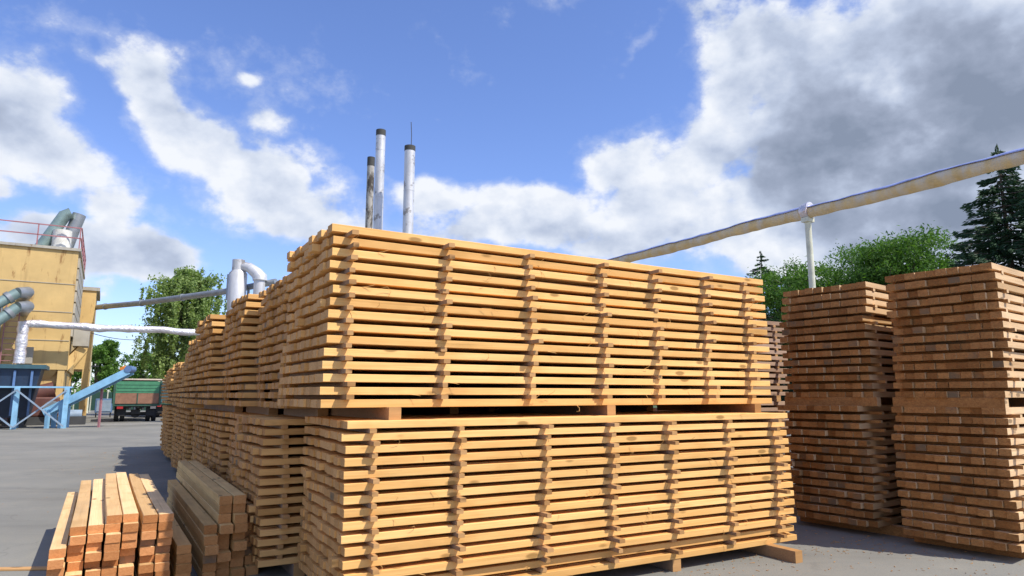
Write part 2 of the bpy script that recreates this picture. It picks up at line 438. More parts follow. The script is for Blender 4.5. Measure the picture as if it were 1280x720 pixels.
# further stacks behind them
G = P(986, 494, y=11.2); G.z = 0; G = G-U*2.2
gk = dict(L=2.2, mat='grey_wood', detail=False, nb=8, cols=[.2, 1.1, 1.95], bearx=[.3, 1.1, 1.9], bt=.062, st=.033, rag=.03)
lumber_stack('greyish lower board stack seen in the slot right of the sunlit stacks', G.x, G.y, 0, A0, seed=95, nl=15, **gk)
lumber_stack('greyish upper board stack seen in the slot right of the sunlit stacks', G.x, G.y, .11+15*.095-.035, A0, seed=96, nl=13, bear=.095, **gk)

# ------------------------------------------------------------------ loose beams
def beam_obj(p, L, w, t, mat, label, group, rz):
    mb = MB(); add_board(mb, 0, L, -w/2, w/2, 0, t, random.gauss(0, .006), 0, .004)
    o = mb.build('timber', M[mat], None); o.location = p; o.rotation_euler = (0, 0, rz)
    return tag(o, label, 'timber', group)
def beam_pile(origin, heights, w, t, L, mat, desc, group, ang=A0+R(90), jit=.06, z0=0, gapx=.006, offs=None):
    # origin: near left ground corner; columns go along +u
    n = len(heights)
    for c in range(n):
        h = heights[c]
        for r in range(h):
            e = random.uniform(-jit, jit)+(offs[c] if offs else 0)
            p = origin+U*(c*(w+gapx)+w/2+random.uniform(-.006, .006))+V*e
            down = h-r
            lab = '%s beam from the top%s, %s' % (ORD[down], (' in the %s column from the left' % ORD[c+1]) if n > 1 else '', desc)
            beam_obj(Vector((p.x, p.y, z0+r*t)), L+random.uniform(-.1, .1), w-random.uniform(.003, .012), t-.0015, mat, lab, group, ang+random.gauss(0, .002))
LP = P(70, 715, y=5.15); LP = Vector((-3.50, 5.36, 0))
beam_pile(LP+V*.0, [7, 9, 9, 10, 10], .112, .065, 3.5, 'beam', 'sunlit beam pile', 'beams in the sunlit pile', jit=.09, offs=[-.05, 0, .06, .02, .05])
beam_pile(LP+U*.61+V*.05, [10, 10], .112, .064, 3.4, 'beam', 'shaded part, sunlit pile', 'beams in the sunlit pile', jit=.05)
RP = Vector((-2.72, 6.22, 0))
beam_pile(RP, [6, 9, 9, 7], .115, .0775, 3.9, 'beam_dull', 'shaded beam pile', 'beams in the shaded pile', jit=.09, offs=[-.05, 0, 0, .05])
beam_pile(Vector((-2.78, 5.88, 0)), [5], .12, .072, 3.2, 'beam_dull', 'low pile between the two big beam piles', 'beams in the low pile', jit=.05)
mb = MB(); add_board(mb, 0, 2.0, -.04, .04, 0.0, .018)
pa = P(-60, 714, z=0); o = mb.build('plank', M['sticker']); o.location = (pa.x-.1, pa.y, .001); o.rotation_euler = (0, 0, R(4))
tag(o, 'single dull plank lying on the asphalt left of the sunlit beam pile', 'plank')
for i, (px, lx) in enumerate(((204, .0), (212, .0))):
    a = P(px-2, 563, z=0)
    mb = MB(); add_board(mb, 0, 2.0-.25*i, -.07, .07, 0, .03)
    o = mb.build('plank', M['pine_row']); o.location = (a.x, a.y+i*.4, .02)
    o.rotation_euler = (0, -R(71), A0+R(3*i))
    tag(o, ['weathered plank leaning on the far left stacks, the left one of two', 'weathered plank leaning on the far left stacks, the right one of two'][i], 'plank', 'planks leaning on the left row')

# ------------------------------------------------------------------ ground
mb = MB(); s = 600
mb.add([(-s, -s, 0), (s, -s, 0), (s, s, 0), (-s, s, 0)], [(0, 1, 2, 3)])
tag(mb.build('ground', M['asphalt']), kind='structure')
mb = MB()
for a, b_, w in (((60, 531), (300, 527), .35),):
    p0 = P(a[0]-120, a[1]+1, z=0); dd = U
    q = P(150, 530.5, z=0)
    for i in range(-16, 14):
        if i in (-7, 2, 9): continue
        c0 = q+dd*(i*1.3); c1 = q+dd*(i*1.3+1.3); nn = V*w/2
        mb.add([(c0-nn), (c1-nn), (c1+nn), (c0+nn)], [(0, 1, 2, 3)])
for i in range(len(mb.v)): mb.v[i] = (mb.v[i][0], mb.v[i][1], .004)
tag(mb.build('painted_line', M['line']), kind='structure')
mb = MB()
mb.add([(-160, 78, .006), (160, 78, .006), (200, 500, .006), (-200, 500, .006)], [(0, 1, 2, 3)])
tag(mb.build('grass_verge', M['grass']), kind='structure')

# bark chips, sawdust crumbs and slivers lying on the asphalt along the stacks
mb = MB()
def chip(c, l, wd, a, h):
    dx, dy = math.cos(a)*l/2, math.sin(a)*l/2; ex, ey = -math.sin(a)*wd/2, math.cos(a)*wd/2
    mb.add([(c.x-dx-ex, c.y-dy-ey, .002), (c.x+dx-ex*.3, c.y+dy-ey*.3, .002), (c.x+dx+ex*.6, c.y+dy+ey*.6, .002), (c.x-dx+ex, c.y-dy+ey, .002),
            (c.x-dx-ex, c.y-dy-ey, .002+h), (c.x+dx-ex*.3, c.y+dy-ey*.3, .002+h*.4), (c.x+dx+ex*.6, c.y+dy+ey*.6, .002+h*.5), (c.x-dx+ex, c.y-dy+ey, .002+h)],
           [(0, 3, 2, 1), (4, 5, 6, 7), (0, 1, 5, 4), (1, 2, 6, 5), (2, 3, 7, 6), (3, 0, 4, 7)])
for i in range(1300):
    t_ = random.random()
    if t_ < .45: c = C0+U*random.uniform(-.5, 8)+V*(-abs(random.gauss(0, .5))-.02)
    elif t_ < .75: c = C0+V*random.uniform(-1, 18)-U*(.3+abs(random.gauss(0, .9)))
    elif t_ < .9: c = B+Vr*random.uniform(-.6, 3.4)-Ur*(abs(random.gauss(0, .5)))
    else: c = Vector((random.uniform(-12, 6), random.uniform(3, 22), 0))
    chip(c, random.uniform(.006, .03)*(1+(random.random() < .06)*2), random.uniform(.003, .009), random.uniform(0, 6.3), random.uniform(.002, .008))
tag(mb.build('wood_chips', M['sticker']), 'pale wood chips and slivers scattered on the asphalt along the stacks', 'wood chips', kind='stuff')

# ------------------------------------------------------------------ yellow mill building
YC = P(80, 494, y=38); YC.z = 0
by = empty('mill_building', YC, A0, 'tall ochre yellow mill building with rooftop railing at the left edge', 'building')
mb = MB(); mb.box(-12, 0, 0, 11, 3.0, 9.75); mb.build('wall', M['yellow'], by)
mb = MB(); mb.box(-12.1, .12, -.12, 11.1, 9.75, 9.9); mb.build('roof', M['panel'], by)
mb = MB()
for i in range(7):
    mb.box(.003, .10, .3+i*.01, 9.5, 4.9+i*.66, 5.46+i*.66)
mb.build('wall_panel', M['panel'], by)
for i, (x0, x1, zz) in enumerate(((-12, -4.4, 8.35), (-12, -4.6, 8.75))):
    MB().box(x0, x1, -.1, -.003, zz, zz+.12).build('ledge', M['panel'], by)
MB().box(-4.1, -3.95, -.12, -.003, 5.6, 9.7).build('pilaster', M['yellow'], by)
# lower bay, hoppers and columns
MB().box(-4.2, -.1, .4, 8, 1.9, 2.99).build('lower_wall', M['yellow'], by)
MB().box(-12, -4.25, 1.0, 8, .0, 2.99).build('lower_wall', M['yellow'], by)
hp = MB()
hp.add([(-3.6, .1, 2.99), (-.4, .1, 2.99), (-.4, 3, 2.99), (-3.6, 3, 2.99), (-2.4, 1, 1.3), (-1.6, 1, 1.3), (-1.6, 2, 1.3), (-2.4, 2, 1.3)],
       [(3, 2, 1, 0), (4, 5, 6, 7), (0, 1, 5, 4), (1, 2, 6, 5), (2, 3, 7, 6), (3, 0, 4, 7)])
hp.build('hopper', M['yellow'], by)
for (x, y) in ((-.25, .2), (-3.9, .2), (-.25, 5), (-.25, 10.5)):
    MB().box(x-.16, x+.16, y-.16, y+.16, 0, 3.0).build('column', M['yellow'], by)
MB().box(.11, .9, 1.0, 2.6, 4.4, 5.6).build('cabinet', M['panel'], by, .02)
ch = MB(); ch.bar((.6, 1.6, 4.3), (-1.2, 1.2, 1.9), .7, .5); ch.build('chute', M['yellow'], by)
f = MB().box(-11.2, -9.6, -.08, -.003, 3.9, 4.5).build('window', M['white'], by)
MB().box(-11.05, -9.75, -.12, -.085, 4.02, 4.38).build('pane', M['glass'], f)
f = MB().box(-6.6, -5.3, -.08, -.003, 3.9, 4.5).build('window', M['white'], by)
MB().box(-6.45, -5.45, -.12, -.085, 4.02, 4.38).build('pane', M['glass'], f)
for zz in (4.6, 6.2, 7.8):
    MB().box(-3.9, -.02, -.03, -.003, zz, zz+.03).build('seam', M['panel'], by)
MB().tube([(-3.2, -.12, 3.1), (-3.2, -.12, 7.0), (-2.6, -.12, 7.3)], .05, 8).build('drain_pipe', M['duct'], by)
MB().box(-2.2, -1.6, -.18, -.003, 3.3, 4.2).build('switch_cabinet', M['panel'], by)
rl = MB()
for x in [-12+i*2 for i in range(7)]: rl.bar((x, -.05, 9.9), (x, -.05, 11.1), .06)
for y in [0+i*1.8 for i in range(1, 7)]: rl.bar((.05, y, 9.9), (.05, y, 11.1), .06)
for z in (10.5, 11.1):
    rl.bar((-12, -.05, z), (.05, -.05, z), .06); rl.bar((.05, -.05, z), (.05, 10.9, z), .06)
rl.build('railing', M['rail'], by)
# roof pipes
def cyl(a, b, r, n=16): return MB().tube([a, b], r, n)
pp = MB(); pp.tube([(-1.9, 1.0, 9.9), (-1.6, 1.0, 10.5), (-.9, 1.0, 12.0), (-.6, 1.0, 12.15)], .34); pp.build('roof_pipe', M['greenduct'], by)
pp = MB(); pp.tube([(-.75, 1.3, 9.9), (-.45, 1.3, 11.2), (-.2, 1.3, 12.2)], .36); pp.build('roof_pipe', M['duct'], by)
pp = MB(); pp.tube([(-.9, .7, 9.9), (-.9, .7, 11.0)], .48); pp.build('vent_drum', M['white'], by)
# rear lower annex
an = empty('mill_annex', YC+V*11.2, A0, 'lower ochre yellow annex behind the mill building, standing on tall columns', 'building')
MB().box(-6, .9, 0, 6, 3.4, 9.0).build('wall', M['yellow'], an)
MB().box(-6.1, 1.1, -.1, 6.1, 9.0, 9.25).build('roof', M['panel'], an)
for (x, y) in ((.7, .2), (-.5, .2), (.7, 3), (.7, 5.8), (-3, .2)):
    MB().box(x-.2, x+.2, y-.2, y+.2, 0, 3.41).build('column', M['yellow'], an)
MB().box(-3, -.8, .5, 5, 0, 3.39).build('lower_wall', M['yellow'], an)

# two big ducts to the left wall
for i, (a, b_) in enumerate((((-40, 400), (22, 366)), ((-40, 426), (22, 384)))):
    pa = P(a[0], a[1], y=33.5); pb = P(b_[0], b_[1], y=34.8+0)
    r = empty('wall_duct', pb, 0, ['grey green duct slanting to the ochre wall, the upper of the pair', 'grey green duct slanting to the ochre wall, the lower of the pair'][i], 'duct', 'ducts on the ochre wall')
    MB().tube([pa-pb, Vector((0, 0, 0))], .27, 18).build('pipe', M['greenduct'], r)
    dd = (pa-pb).normalized()
    MB().tube([dd*.55, dd*.35], .33, 18).build('collar', M['duct'], r)
    MB().tube([Vector((0, 0, 0)), Vector((.15, .5, .1)), V*2.8], [.28, .30, .26], 18).build('elbow', M['duct'], r)
# foil pipe
FA = P(30, 405, y=36.0)
fp = empty('foil_pipe', (FA.x, FA.y, 0), A0, 'silver foil wrapped pipe running level past the ochre building', 'pipe')
zf = FA.z
mb = MB(); pts = [(0, 0, zf)]
n = 90
pts = [(x, 0, zf+.03*math.sin(x*1.3)+.02*math.sin(x*3.1)-.004*x) for x in np.linspace(0, 31, n)]
mb.tube(pts, [.2+random.uniform(-.025, .025) for _ in pts], 14, jit=.05); mb.build('pipe', M['foil'], fp)
mb = MB(); pts = [(-.02, 0, z_) for z_ in np.linspace(zf+.12, zf-2.1, 12)]
mb.tube(pts, [.26+random.uniform(-.03, .03) for _ in pts], 14, jit=.06); mb.build('elbow', M['foil'], fp)
for x in (-.02, 9.2, 30.5):
    h = zf-2.05 if x < 0 else zf-.15
    MB().tube([(x, 0 if x < 0 else .0, 0), (x, 0, h)], .06, 10).build('post', M['duct'], fp) if x != 9.2 else None
# ladder cage by the elbow
lc = empty('ladder', FA-Vector((0, 0, FA.z))+U*-.55, A0, 'thin dull red steel ladder beside the foil elbow', 'ladder')
mb = MB()
for x in (-.3, .3): mb.bar((x, .1, 0), (x, .1, 6.4), .05)
mb.build('side_rail', M['rail'], lc)
mb = MB()
for i in range(20): mb.bar((-.3, .1, .4+i*.3), (.3, .1, .4+i*.3), .03)
mb.build('rung', M['rail'], lc)

# grey duct from annex to cyclone
CYC = P(288, 494, y=40); CYC.z = 0
g0 = P(90, 387, y=50); g1 = P(284, 364, y=41); g2 = P(345, 352, y=40)
gd = empty('grey_duct', (g0.x, g0.y, 0), 0, 'long thin grey duct rising to the steel dust separator', 'duct')
o0 = Vector((g0.x, g0.y, 0))
mb = MB(); mb.tube([g0-o0-V*0, g0.lerp(g1, .5)-o0-Vector((0, 0, .12)), g1-o0, g2-o0], .19, 14); mb.build('pipe', M['duct'], gd)
for tt in (.25, .5, .75):
    c = g0.lerp(g1, tt)-o0-Vector((0, 0, .12*(1-abs(tt-.5)*2))); dd = (g1-g0).normalized()
    MB().tube([c-dd*.08, c+dd*.08], .23, 14).build('flange', M['duct'], gd)
MB().tube([g2-o0-Vector((.3, 0, .18)), Vector((g2.x-.3, g2.y, 0))-o0], .1, 10).build('post', M['duct'], gd)
cy = empty('dust_separator', CYC, 0, 'silver steel cyclone dust separator with a bent top pipe behind the row', 'dust separator')
def zt(py, y=40): return P(300, py, y=y).z
MB().tube([(0, 0, zt(382)-2.4), (0, 0, zt(382)), (0, 0, zt(342)), (0, 0, zt(338))], [.3, .52, .52, .36], 22).build('body', M['chimney'], cy)
MB().tube([(-.02, 0, zt(339)), (-.02, 0, zt(325))], .36, 20).build('outlet', M['chimney'], cy)
MB().tube([(.3, 0, zt(333)), (.7, -.1, zt(335)), (1.15, -.1, zt(342)), (1.35, -.1, zt(347)), (1.35, -.1, zt(351))], [.28, .30, .36, .42, .42], 16).build('bent_pipe', M['chimney'], cy)
MB().tube([(1.35, -.1, zt(350.5)), (1.35, -.1, zt(385))], [.33, .33], 16).build('drop_pipe', M['chimney'], cy)
for sx in (-.5, .5): MB().box(sx-.06, sx+.06, .4, .52, 0, zt(360)).build('leg', M['duct'], cy)
MB().box(-.62, -.5, -.1, .1, zt(375), zt(343)).build('bracket', M['duct'], cy)

# ------------------------------------------------------------------ blue conveyor frame + bins
def gp(px, y): q = P(px, 494, y=y); return Vector((q.x, q.y, 0))
cvA = gp(62, 34); 
cv = empty('belt_conveyor', cvA, 0, 'light blue inclined belt conveyor on a trestle, rising towards the truck', 'conveyor')
a = P(58, 516, y=34)-cvA; b_ = P(163, 464, y=35)-cvA
dd = (b_-a).normalized(); sd = dd.cross(Vector((0, 0, 1))).normalized()
mb = MB()
for s_ in (-.42, .42): mb.bar(a+sd*s_, b_+sd*s_, .09, .34)
mb.build('side_beam', M['lightblue'], cv)
mb = MB(); mb.bar(a+Vector((0, 0, .19)), b_+Vector((0, 0, .19)), .74, .05); mb.build('belt', M['rubber'], cv)
mb = MB(); mb.tube([b_+sd*-.5+Vector((0, 0, .1)), b_+sd*.5+Vector((0, 0, .1))], .17, 16); mb.build('drum', M['blue'], cv)
q0 = a.lerp(b_, .88)+Vector((0, 0, .3)); q1 = a.lerp(b_, .95)+Vector((0, 0, .3)); mb = MB(); mb.bar(q0, q1, .5, .2); mb.build('motor_cover', M['orange'], cv, .03)
mid = a.lerp(b_, .18); 
for t_ in (.06, .22):
    m_ = a.lerp(b_, t_)
    for s_ in (-.45, .45):
        q = m_+sd*s_
        MB().bar((q.x, q.y, 0), (q.x, q.y, q.z+.05), .16).build('leg', M['lightblue'], cv)
m_ = a.lerp(b_, .66)
MB().bar((m_.x, m_.y, 0), m_+Vector((0, 0, -.2)), .09).build('prop', M['rail'], cv)

tr = empty('steel_trestle', gp(40, 33), A0, 'light blue steel trestle with crossed braces under the ochre building', 'trestle')
for x in (-2.6, -.6, 1.4):
    for y in (0, 1.8):
        MB().box(x-.11, x+.11, y-.11, y+.11, 0, 1.95).build('post', M['lightblue'], tr)
for x in (-1.6, .4):
    MB().bar((x-1, -.2, .1), (x+1, -.2, 1.85), .07).build('brace', M['greyblue'], tr)
    MB().bar((x-1, -.32, 1.85), (x+1, -.32, .1), .07).build('brace', M['greyblue'], tr)
MB().box(-2.8, 1.6, .0, 1.8, 1.951, 2.03).build('top_frame', M['lightblue'], tr)
bn = empty('steel_bin', gp(2, 33.5), A0, 'dark blue steel bin at the left edge behind the crossed braces', 'bin')
mb = MB(); mb.add([(-2, 0, .5), (1.1, 0, .5), (1.1, 2, .5), (-2, 2, .5), (-2.4, -.2, 2.9), (1.5, -.2, 2.9), (1.5, 2.2, 2.9), (-2.4, 2.2, 2.9)],
                  [(0, 3, 2, 1), (4, 5, 6, 7), (0, 1, 5, 4), (1, 2, 6, 5), (2, 3, 7, 6), (3, 0, 4, 7)]); mb.build('body', M['darkblue'], bn)
MB().box(-2.6, 1.7, -.4, 2.4, 2.901, 3.1).build('rim', M['teal'], bn)
for i in range(5): MB().box(-1.7+i*.7, -1.6+i*.7, -.3, -.22, .6, 2.8).build('rib', M['blue'], bn)
for x in (-1.8, .9):
    for y in (.2, 1.8): MB().box(x-.1, x+.1, y-.1, y+.1, 0, .52).build('leg', M['dark'], bn)
# rusty red machine under the building
mc = empty('chipper', gp(50, 37)+U*.1, A0, 'rusty red machine with a motor under the ochre building', 'machine')
MB().box(-1.2, .8, 0, 1.4, .45, 1.5).build('housing', M['redrust'], mc, .08)
MB().tube([(-.9, .7, 1.5), (.5, .7, 1.9)], .45, 16).build('drum', M['redrust'], mc)
MB().tube([(.5, -.35, .9), (.5, .0, .9)], .4, 18).build('pulley', M['duct'], mc)
MB().tube([(1.0, .5, .5), (1.9, .5, .5)], .3, 16).build('motor', M['greyblue'], mc)
MB().box(-1.4, 2.1, -.1, 1.5, 0, .449).build('plinth', M['dark'], mc)
# small heaps: orange pallet thing and blue sheet box
bx = empty('switch_box', gp(131, 50), A0, 'small grey blue cabinet on legs between the conveyor and the truck', 'cabinet')
MB().box(-.55, .55, -.3, .3, .35, 1.35).build('body', M['blue'], bx, .03)
MB().box(-.45, .45, -.33, -.303, .45, 1.25).build('door', M['greyblue'], bx)
for x in (-.45, .45): MB().box(x-.04, x+.04, -.04, .04, 0, .36).build('leg', M['dark'], bx)
up = empty('utility_pole', gp(110, 62), 0, 'thin pale utility pole with crossarm in front of the dark green tree', 'pole')
MB().tube([(0, 0, 0), (0, 0, 4.6)], [.12, .09], 12).build('shaft', M['cream'], up)
MB().box(-.7, .7, -.05, .05, 4.15, 4.27).build('crossarm', M['dark'], up)
for x in (-.6, 0.4): MB().tube([(x, 0, 4.26), (x, 0, 4.42)], .05, 8).build('insulator', M['white'], up)
wa = P(98, 411, y=44); wb = P(182, 424, y=60)
mb = MB(); pts = [wa.lerp(wb, t)-Vector((0, 0, .5*4*t*(1-t)*.6)) for t in np.linspace(0, 1, 12)]
mb.tube(pts, .025, 6); tag(mb.build('cable', M['dark']), 'thin black cable sagging under the foil pipe', 'cable')

# ------------------------------------------------------------------ trucks
def truck(loc, ang, label, body, board, name='truck', tall=2.62):
    t = empty(name, loc, ang, label, 'truck')
    W = 1.24
    # local: rear faces -y
    MB().box(-.42, -.30, .1, 6.2, .72, .88).add([], []).box(.30, .42, .1, 6.2, .72, .88).build('chassis', M['dark'], t)
    MB().box(-W, W, 0, 4.2, .95, 1.07).build('bed', M['greend'], t)
    MB().box(-W+.1, W-.1, .3, .5, .875, .96).build('cross_member', M['dark'], t)
    MB().box(-W+.1, W-.1, 3.3, 3.5, .875, .96).build('cross_member', M['dark'], t)
    tg = MB().box(-W+.07, W-.07, -.05, -.002, 1.09, 1.72).build('tailgate', board, t)
    MB().box(-.03, .03, -.08, -.053, 1.1, 1.71).build('rib', M['greend'], tg)
    ug = MB().box(-W+.07, W-.07, -.05, -.002, 1.73, 2.44).build('upper_gate', body, t)
    for i in range(3): MB().box(-W+.12, W-.12, -.075, -.053, 1.83+i*.2, 1.90+i*.2).build('rib', body, ug)
    for sx in (-1, 1):
        MB().box(sx*W-.06, sx*W+.06, -.09, .03, .95, 2.5).build('corner_post', M['greend'], t)
        sb = MB().box(sx*W-.03, sx*W+.03, .035, 4.2, 1.075, 2.45).build('side_board', body, t)
        for k in range(5): MB().box(sx*W+sx*.035-.02, sx*W+sx*.035+.02, .3+k*.9, .38+k*.9, 1.08, 2.44).build('stake', M['greend'], sb)
        fl = MB().box(sx*.78-.25, sx*.78+.25, .35, .37, .35, .90).build('mudflap', M['rubber'], t)
        for off in (-.16, .16):
            wh = MB().tube([(sx*.86+off-.12, 1.1, .46), (sx*.86+off+.12, 1.1, .46)], .46, 24).build('wheel', M['rubber'], t)
            MB().tube([(sx*.86+off-.125, 1.1, .46), (sx*.86+off+.125, 1.1, .46)], .24, 16).build('rim', M['greyblue'], wh)
        wh = MB().tube([(sx*.95-.13, 5.4, .46), (sx*.95+.13, 5.4, .46)], .46, 24).build('wheel', M['rubber'], t)
        MB().tube([(sx*.95-.135, 5.4, .46), (sx*.95+.135, 5.4, .46)], .24, 16).build('rim', M['greyblue'], wh)
    MB().tube([(-.8, 1.1, .46), (.8, 1.1, .46)], .1, 12).add([], []).tube([(0, 1.1, .46), (0, 1.12, .46)], .26, 12).build('axle', M['dark'], t)
    MB().box(-1.05, -.72, .02, .08, .78, .93).build('tail_light', M['red'], t)
    MB().box(.75, 1.05, .02, .08, .78, .93).build('tail_light', M['tarp'], t)
    MB().box(-W-.04, W+.04, -.1, 4.25, 2.505, 2.60).build('tarpaulin', M['tarp'], t, .03)
    MB().box(-1.1, 1.1, 4.35, 6.4, .85, 2.35).build('cab', body, t, .08)
    MB().box(-.8, .8, 4.32, 4.345, 1.6, 2.15).build('rear_window', M['glass'], t)
    MB().box(-.25, .25, .8, 1.4, .46, .71).build('axle_mount', M['dark'], t)
    return t
tl = P(172, 494, y=42); truck(Vector((tl.x, tl.y, 0)), A0, 'flatbed truck seen from behind, green upper gate over brown tailgate', M['green'], M['brownboard'])
tl = P(216, 494, y=50); truck(Vector((tl.x, tl.y, 0)), A0+R(12), 'dark teal truck half hidden behind the left row of stacks', M['teal'], M['teal'])

# ------------------------------------------------------------------ chimneys
def chimney(px0, px1, topy, y, label, mat, cap=.9, lean=0.0):
    pc = (px0+px1)/2
    tp = P(pc, topy, y=y); 
    rad = (px1-px0)/2/F*(y*math.cos(TH)+(tp.z-CH)*math.sin(TH))
    c = empty('chimney', (tp.x+lean*.0, y, 0), 0, label, 'chimney', 'steel chimneys behind the sunlit stacks')
    H = tp.z
    MB().tube([(0, 0, 0), (0, 0, H-cap)], rad, 28).build('shaft', M[mat], c)
    MB().tube([(0, 0, H-cap+.001), (0, 0, H)], rad*1.05, 28, cap=False).tube([(0, 0, H), (0, 0, H-.4)], rad*.9, 28, cap=True).build('sooty_rim', M['soot'], c)
    for z in np.arange(6, H-2, 4.5):
        MB().tube([(0, 0, z), (0, 0, z+.10)], rad*1.03, 28).build('joint_ring', M[mat], c)
    return c, rad, H
chimney(459.5, 468.5, 197, 64, 'short stained chimney with a black top, leftmost of the three', 'chimney_dirty', .9)
chimney(470.5, 482, 163, 60, 'tallest silver chimney, middle of the three, brown stain low down', 'chimney', .55)
c, rad, H = chimney(506, 519, 183, 58, 'clean bright chimney with a thin lightning rod, rightmost of the three', 'chimney', .45)
MB().tube([(.1, 0, H-.5), (.12, 0, H+1), (.05, 0, H+2.3)], .035, 6).build('lightning_rod', M['dark'], c)

# ------------------------------------------------------------------ insulated pipe on the right
PY = 20.2
pm = P(1009, 266, y=PY)
ip = empty('insulated_pipe', (pm.x, pm.y, 0), A0, 'high pipe wrapped in yellow insulation with blue film on top', 'pipe')
zp = pm.z
def ipt(s): return (0, s, zp+.02*math.sin(s*.9)+.012*math.sin(s*.37))
ss = np.linspace(-17, 30, 220)
rads = [.18+.010*math.sin(s*1.3)+.008*math.sin(s*3.1+1)+.006*math.sin(s*7.7)+random.uniform(-.006, .006) for s in ss]
mb = MB()
pts = [Vector(ipt(s)) for s in ss]
mb.tube(pts, rads, 18, jit=.03); mb.build('insulation', M['wool'], ip)
mb = MB()
vs = []; fs = []; na = 7
for i, s in enumerate(ss):
    for k in range(na):
        a = R(35+k*(110/(na-1))+6*math.sin(i*.4))
        rr = rads[i]+.022
        p = pts[i]; vs.append((p.x+rr*math.cos(a), p.y, p.z+rr*math.sin(a)+.004))
for i in range(len(ss)-1):
    for k in range(na-1): fs.append((i*na+k, i*na+k+1, (i+1)*na+k+1, (i+1)*na+k))
mb.add(vs, fs, True); fo = mb.build('cover_film', M['film'], ip)
so = fo.modifiers.new('t', 'SOLIDIFY'); so.thickness = .006
for s in (0, 14, -13.5):
    po = MB().tube([(0, s, 0), (0, s, zp-.16)], .095, 16).build('post', M['cream'], ip)
    MB().box(-.16, .16, s-.12, s+.12, zp-.30, zp-.165).build('saddle', M['cream'], po)
MB().tube([(0, -.12, zp+.05), (0, .12, zp+.05)], .255, 18, jit=.08).build('joint_wrap', M['foil'], ip)

# ------------------------------------------------------------------ trees
def leaf_mesh(name, mat, C, size, parent, aspect=.6, N=None, kind=None):
    C = np.asarray(C); n = len(C)
    a = rng.normal(size=(n, 3)); a /= np.linalg.norm(a, axis=1)[:, None]
    b = rng.normal(size=(n, 3)); b -= a*(a*b).sum(1)[:, None]; b /= np.linalg.norm(b, axis=1)[:, None]
    if N is not None:
        a = a*.35+N; a /= np.linalg.norm(a, axis=1)[:, None]; b -= a*(a*b).sum(1)[:, None]; b /= np.linalg.norm(b, axis=1)[:, None]
    s = size*rng.uniform(.6, 1.3, n)[:, None]
    v = np.empty((n, 4, 3))
    v[:, 0] = C-a*s; v[:, 1] = C-b*s*aspect*.6+a*s*.1; v[:, 2] = C+a*s; v[:, 3] = C+b*s*aspect*.6-a*s*.05
    me = bpy.data.meshes.new(name)
    me.vertices.add(n*4); me.vertices.foreach_set('co', v.reshape(-1).astype(np.float32))
    me.loops.add(n*4); me.loops.foreach_set('vertex_index', np.arange(n*4, dtype=np.int32))
    me.polygons.add(n); me.polygons.foreach_set('loop_start', np.arange(0, n*4, 4, dtype=np.int32))
    me.polygons.foreach_set('loop_total', np.full(n, 4, dtype=np.int32))
    me.update(calc_edges=True); me.validate()
    me.materials.append(M[mat])
    o = bpy.data.objects.new(name, me); COL.objects.link(o)
    if parent: o.parent = parent
    if kind: o['kind'] = kind
    return o

def broadleaf(px, y, topy, wpx, label, mat='leaf', base=.25, n=260, leaves=70, leaf=.16, name='deciduous_tree', group=None):
    tp = P(px, topy, y=y); H = tp.z; W = wpx/F*y/2
    root = empty(name, (tp.x, y, 0), 0, label, 'tree', group)
    z0 = H*base; cz = (H+z0)/2; hz = (H-z0)/2
    cl = []
    lobes = [(rng.uniform(-.68, .68), rng.uniform(-.68, .68), rng.uniform(-.6, .68), rng.uniform(.26, .46)) for _ in range(15)]+[(0, 0, .1, .55), (0, 0, .5, .42)]
    for i in range(n):
        lx, ly, lz, lr = lobes[rng.integers(len(lobes))]
        d3 = rng.normal(size=3); d3 /= np.linalg.norm(d3); r = lr*rng.uniform(.55, 1.05)
        cl.append(((lx+d3[0]*r)*W, (ly+d3[1]*r)*W, cz+(lz*.75+d3[2]*r*.8)*hz))
    cl = np.array(cl); mx = cl[:, 2].max(); cl[:, 2] += (H-.15-mx)
    C = []
    for c in cl:
        k = int(leaves*rng.uniform(.5, 1.4))
        C.append(c+rng.normal(size=(k, 3))*np.array([.36, .36, .26])*max(.6, W*.16))
    leaf_mesh('crown', mat, np.concatenate(C), leaf, root)
    mb = MB(); r0 = H*.018+.05
    mb.tube([(0, 0, -.05), (.05, 0, z0), (0, .05, cz), (0, 0, H*.92)], [r0*1.3, r0, r0*.6, .03], 10)
    tk = mb.build('trunk', M['bark'], root)
    mb = MB()
    for c in cl[::7]:
        h0 = z0+(c[2]-z0)*rng.uniform(.2, .6); h0 = max(h0, z0*.9)
        mb.tube([(0, 0, h0), (c[0]*.5, c[1]*.5, (h0+c[2])/2+.1), tuple(c)], [r0*.35, r0*.2, .02], 6)
    mb.build('limbs', M['bark'], root)
    return root

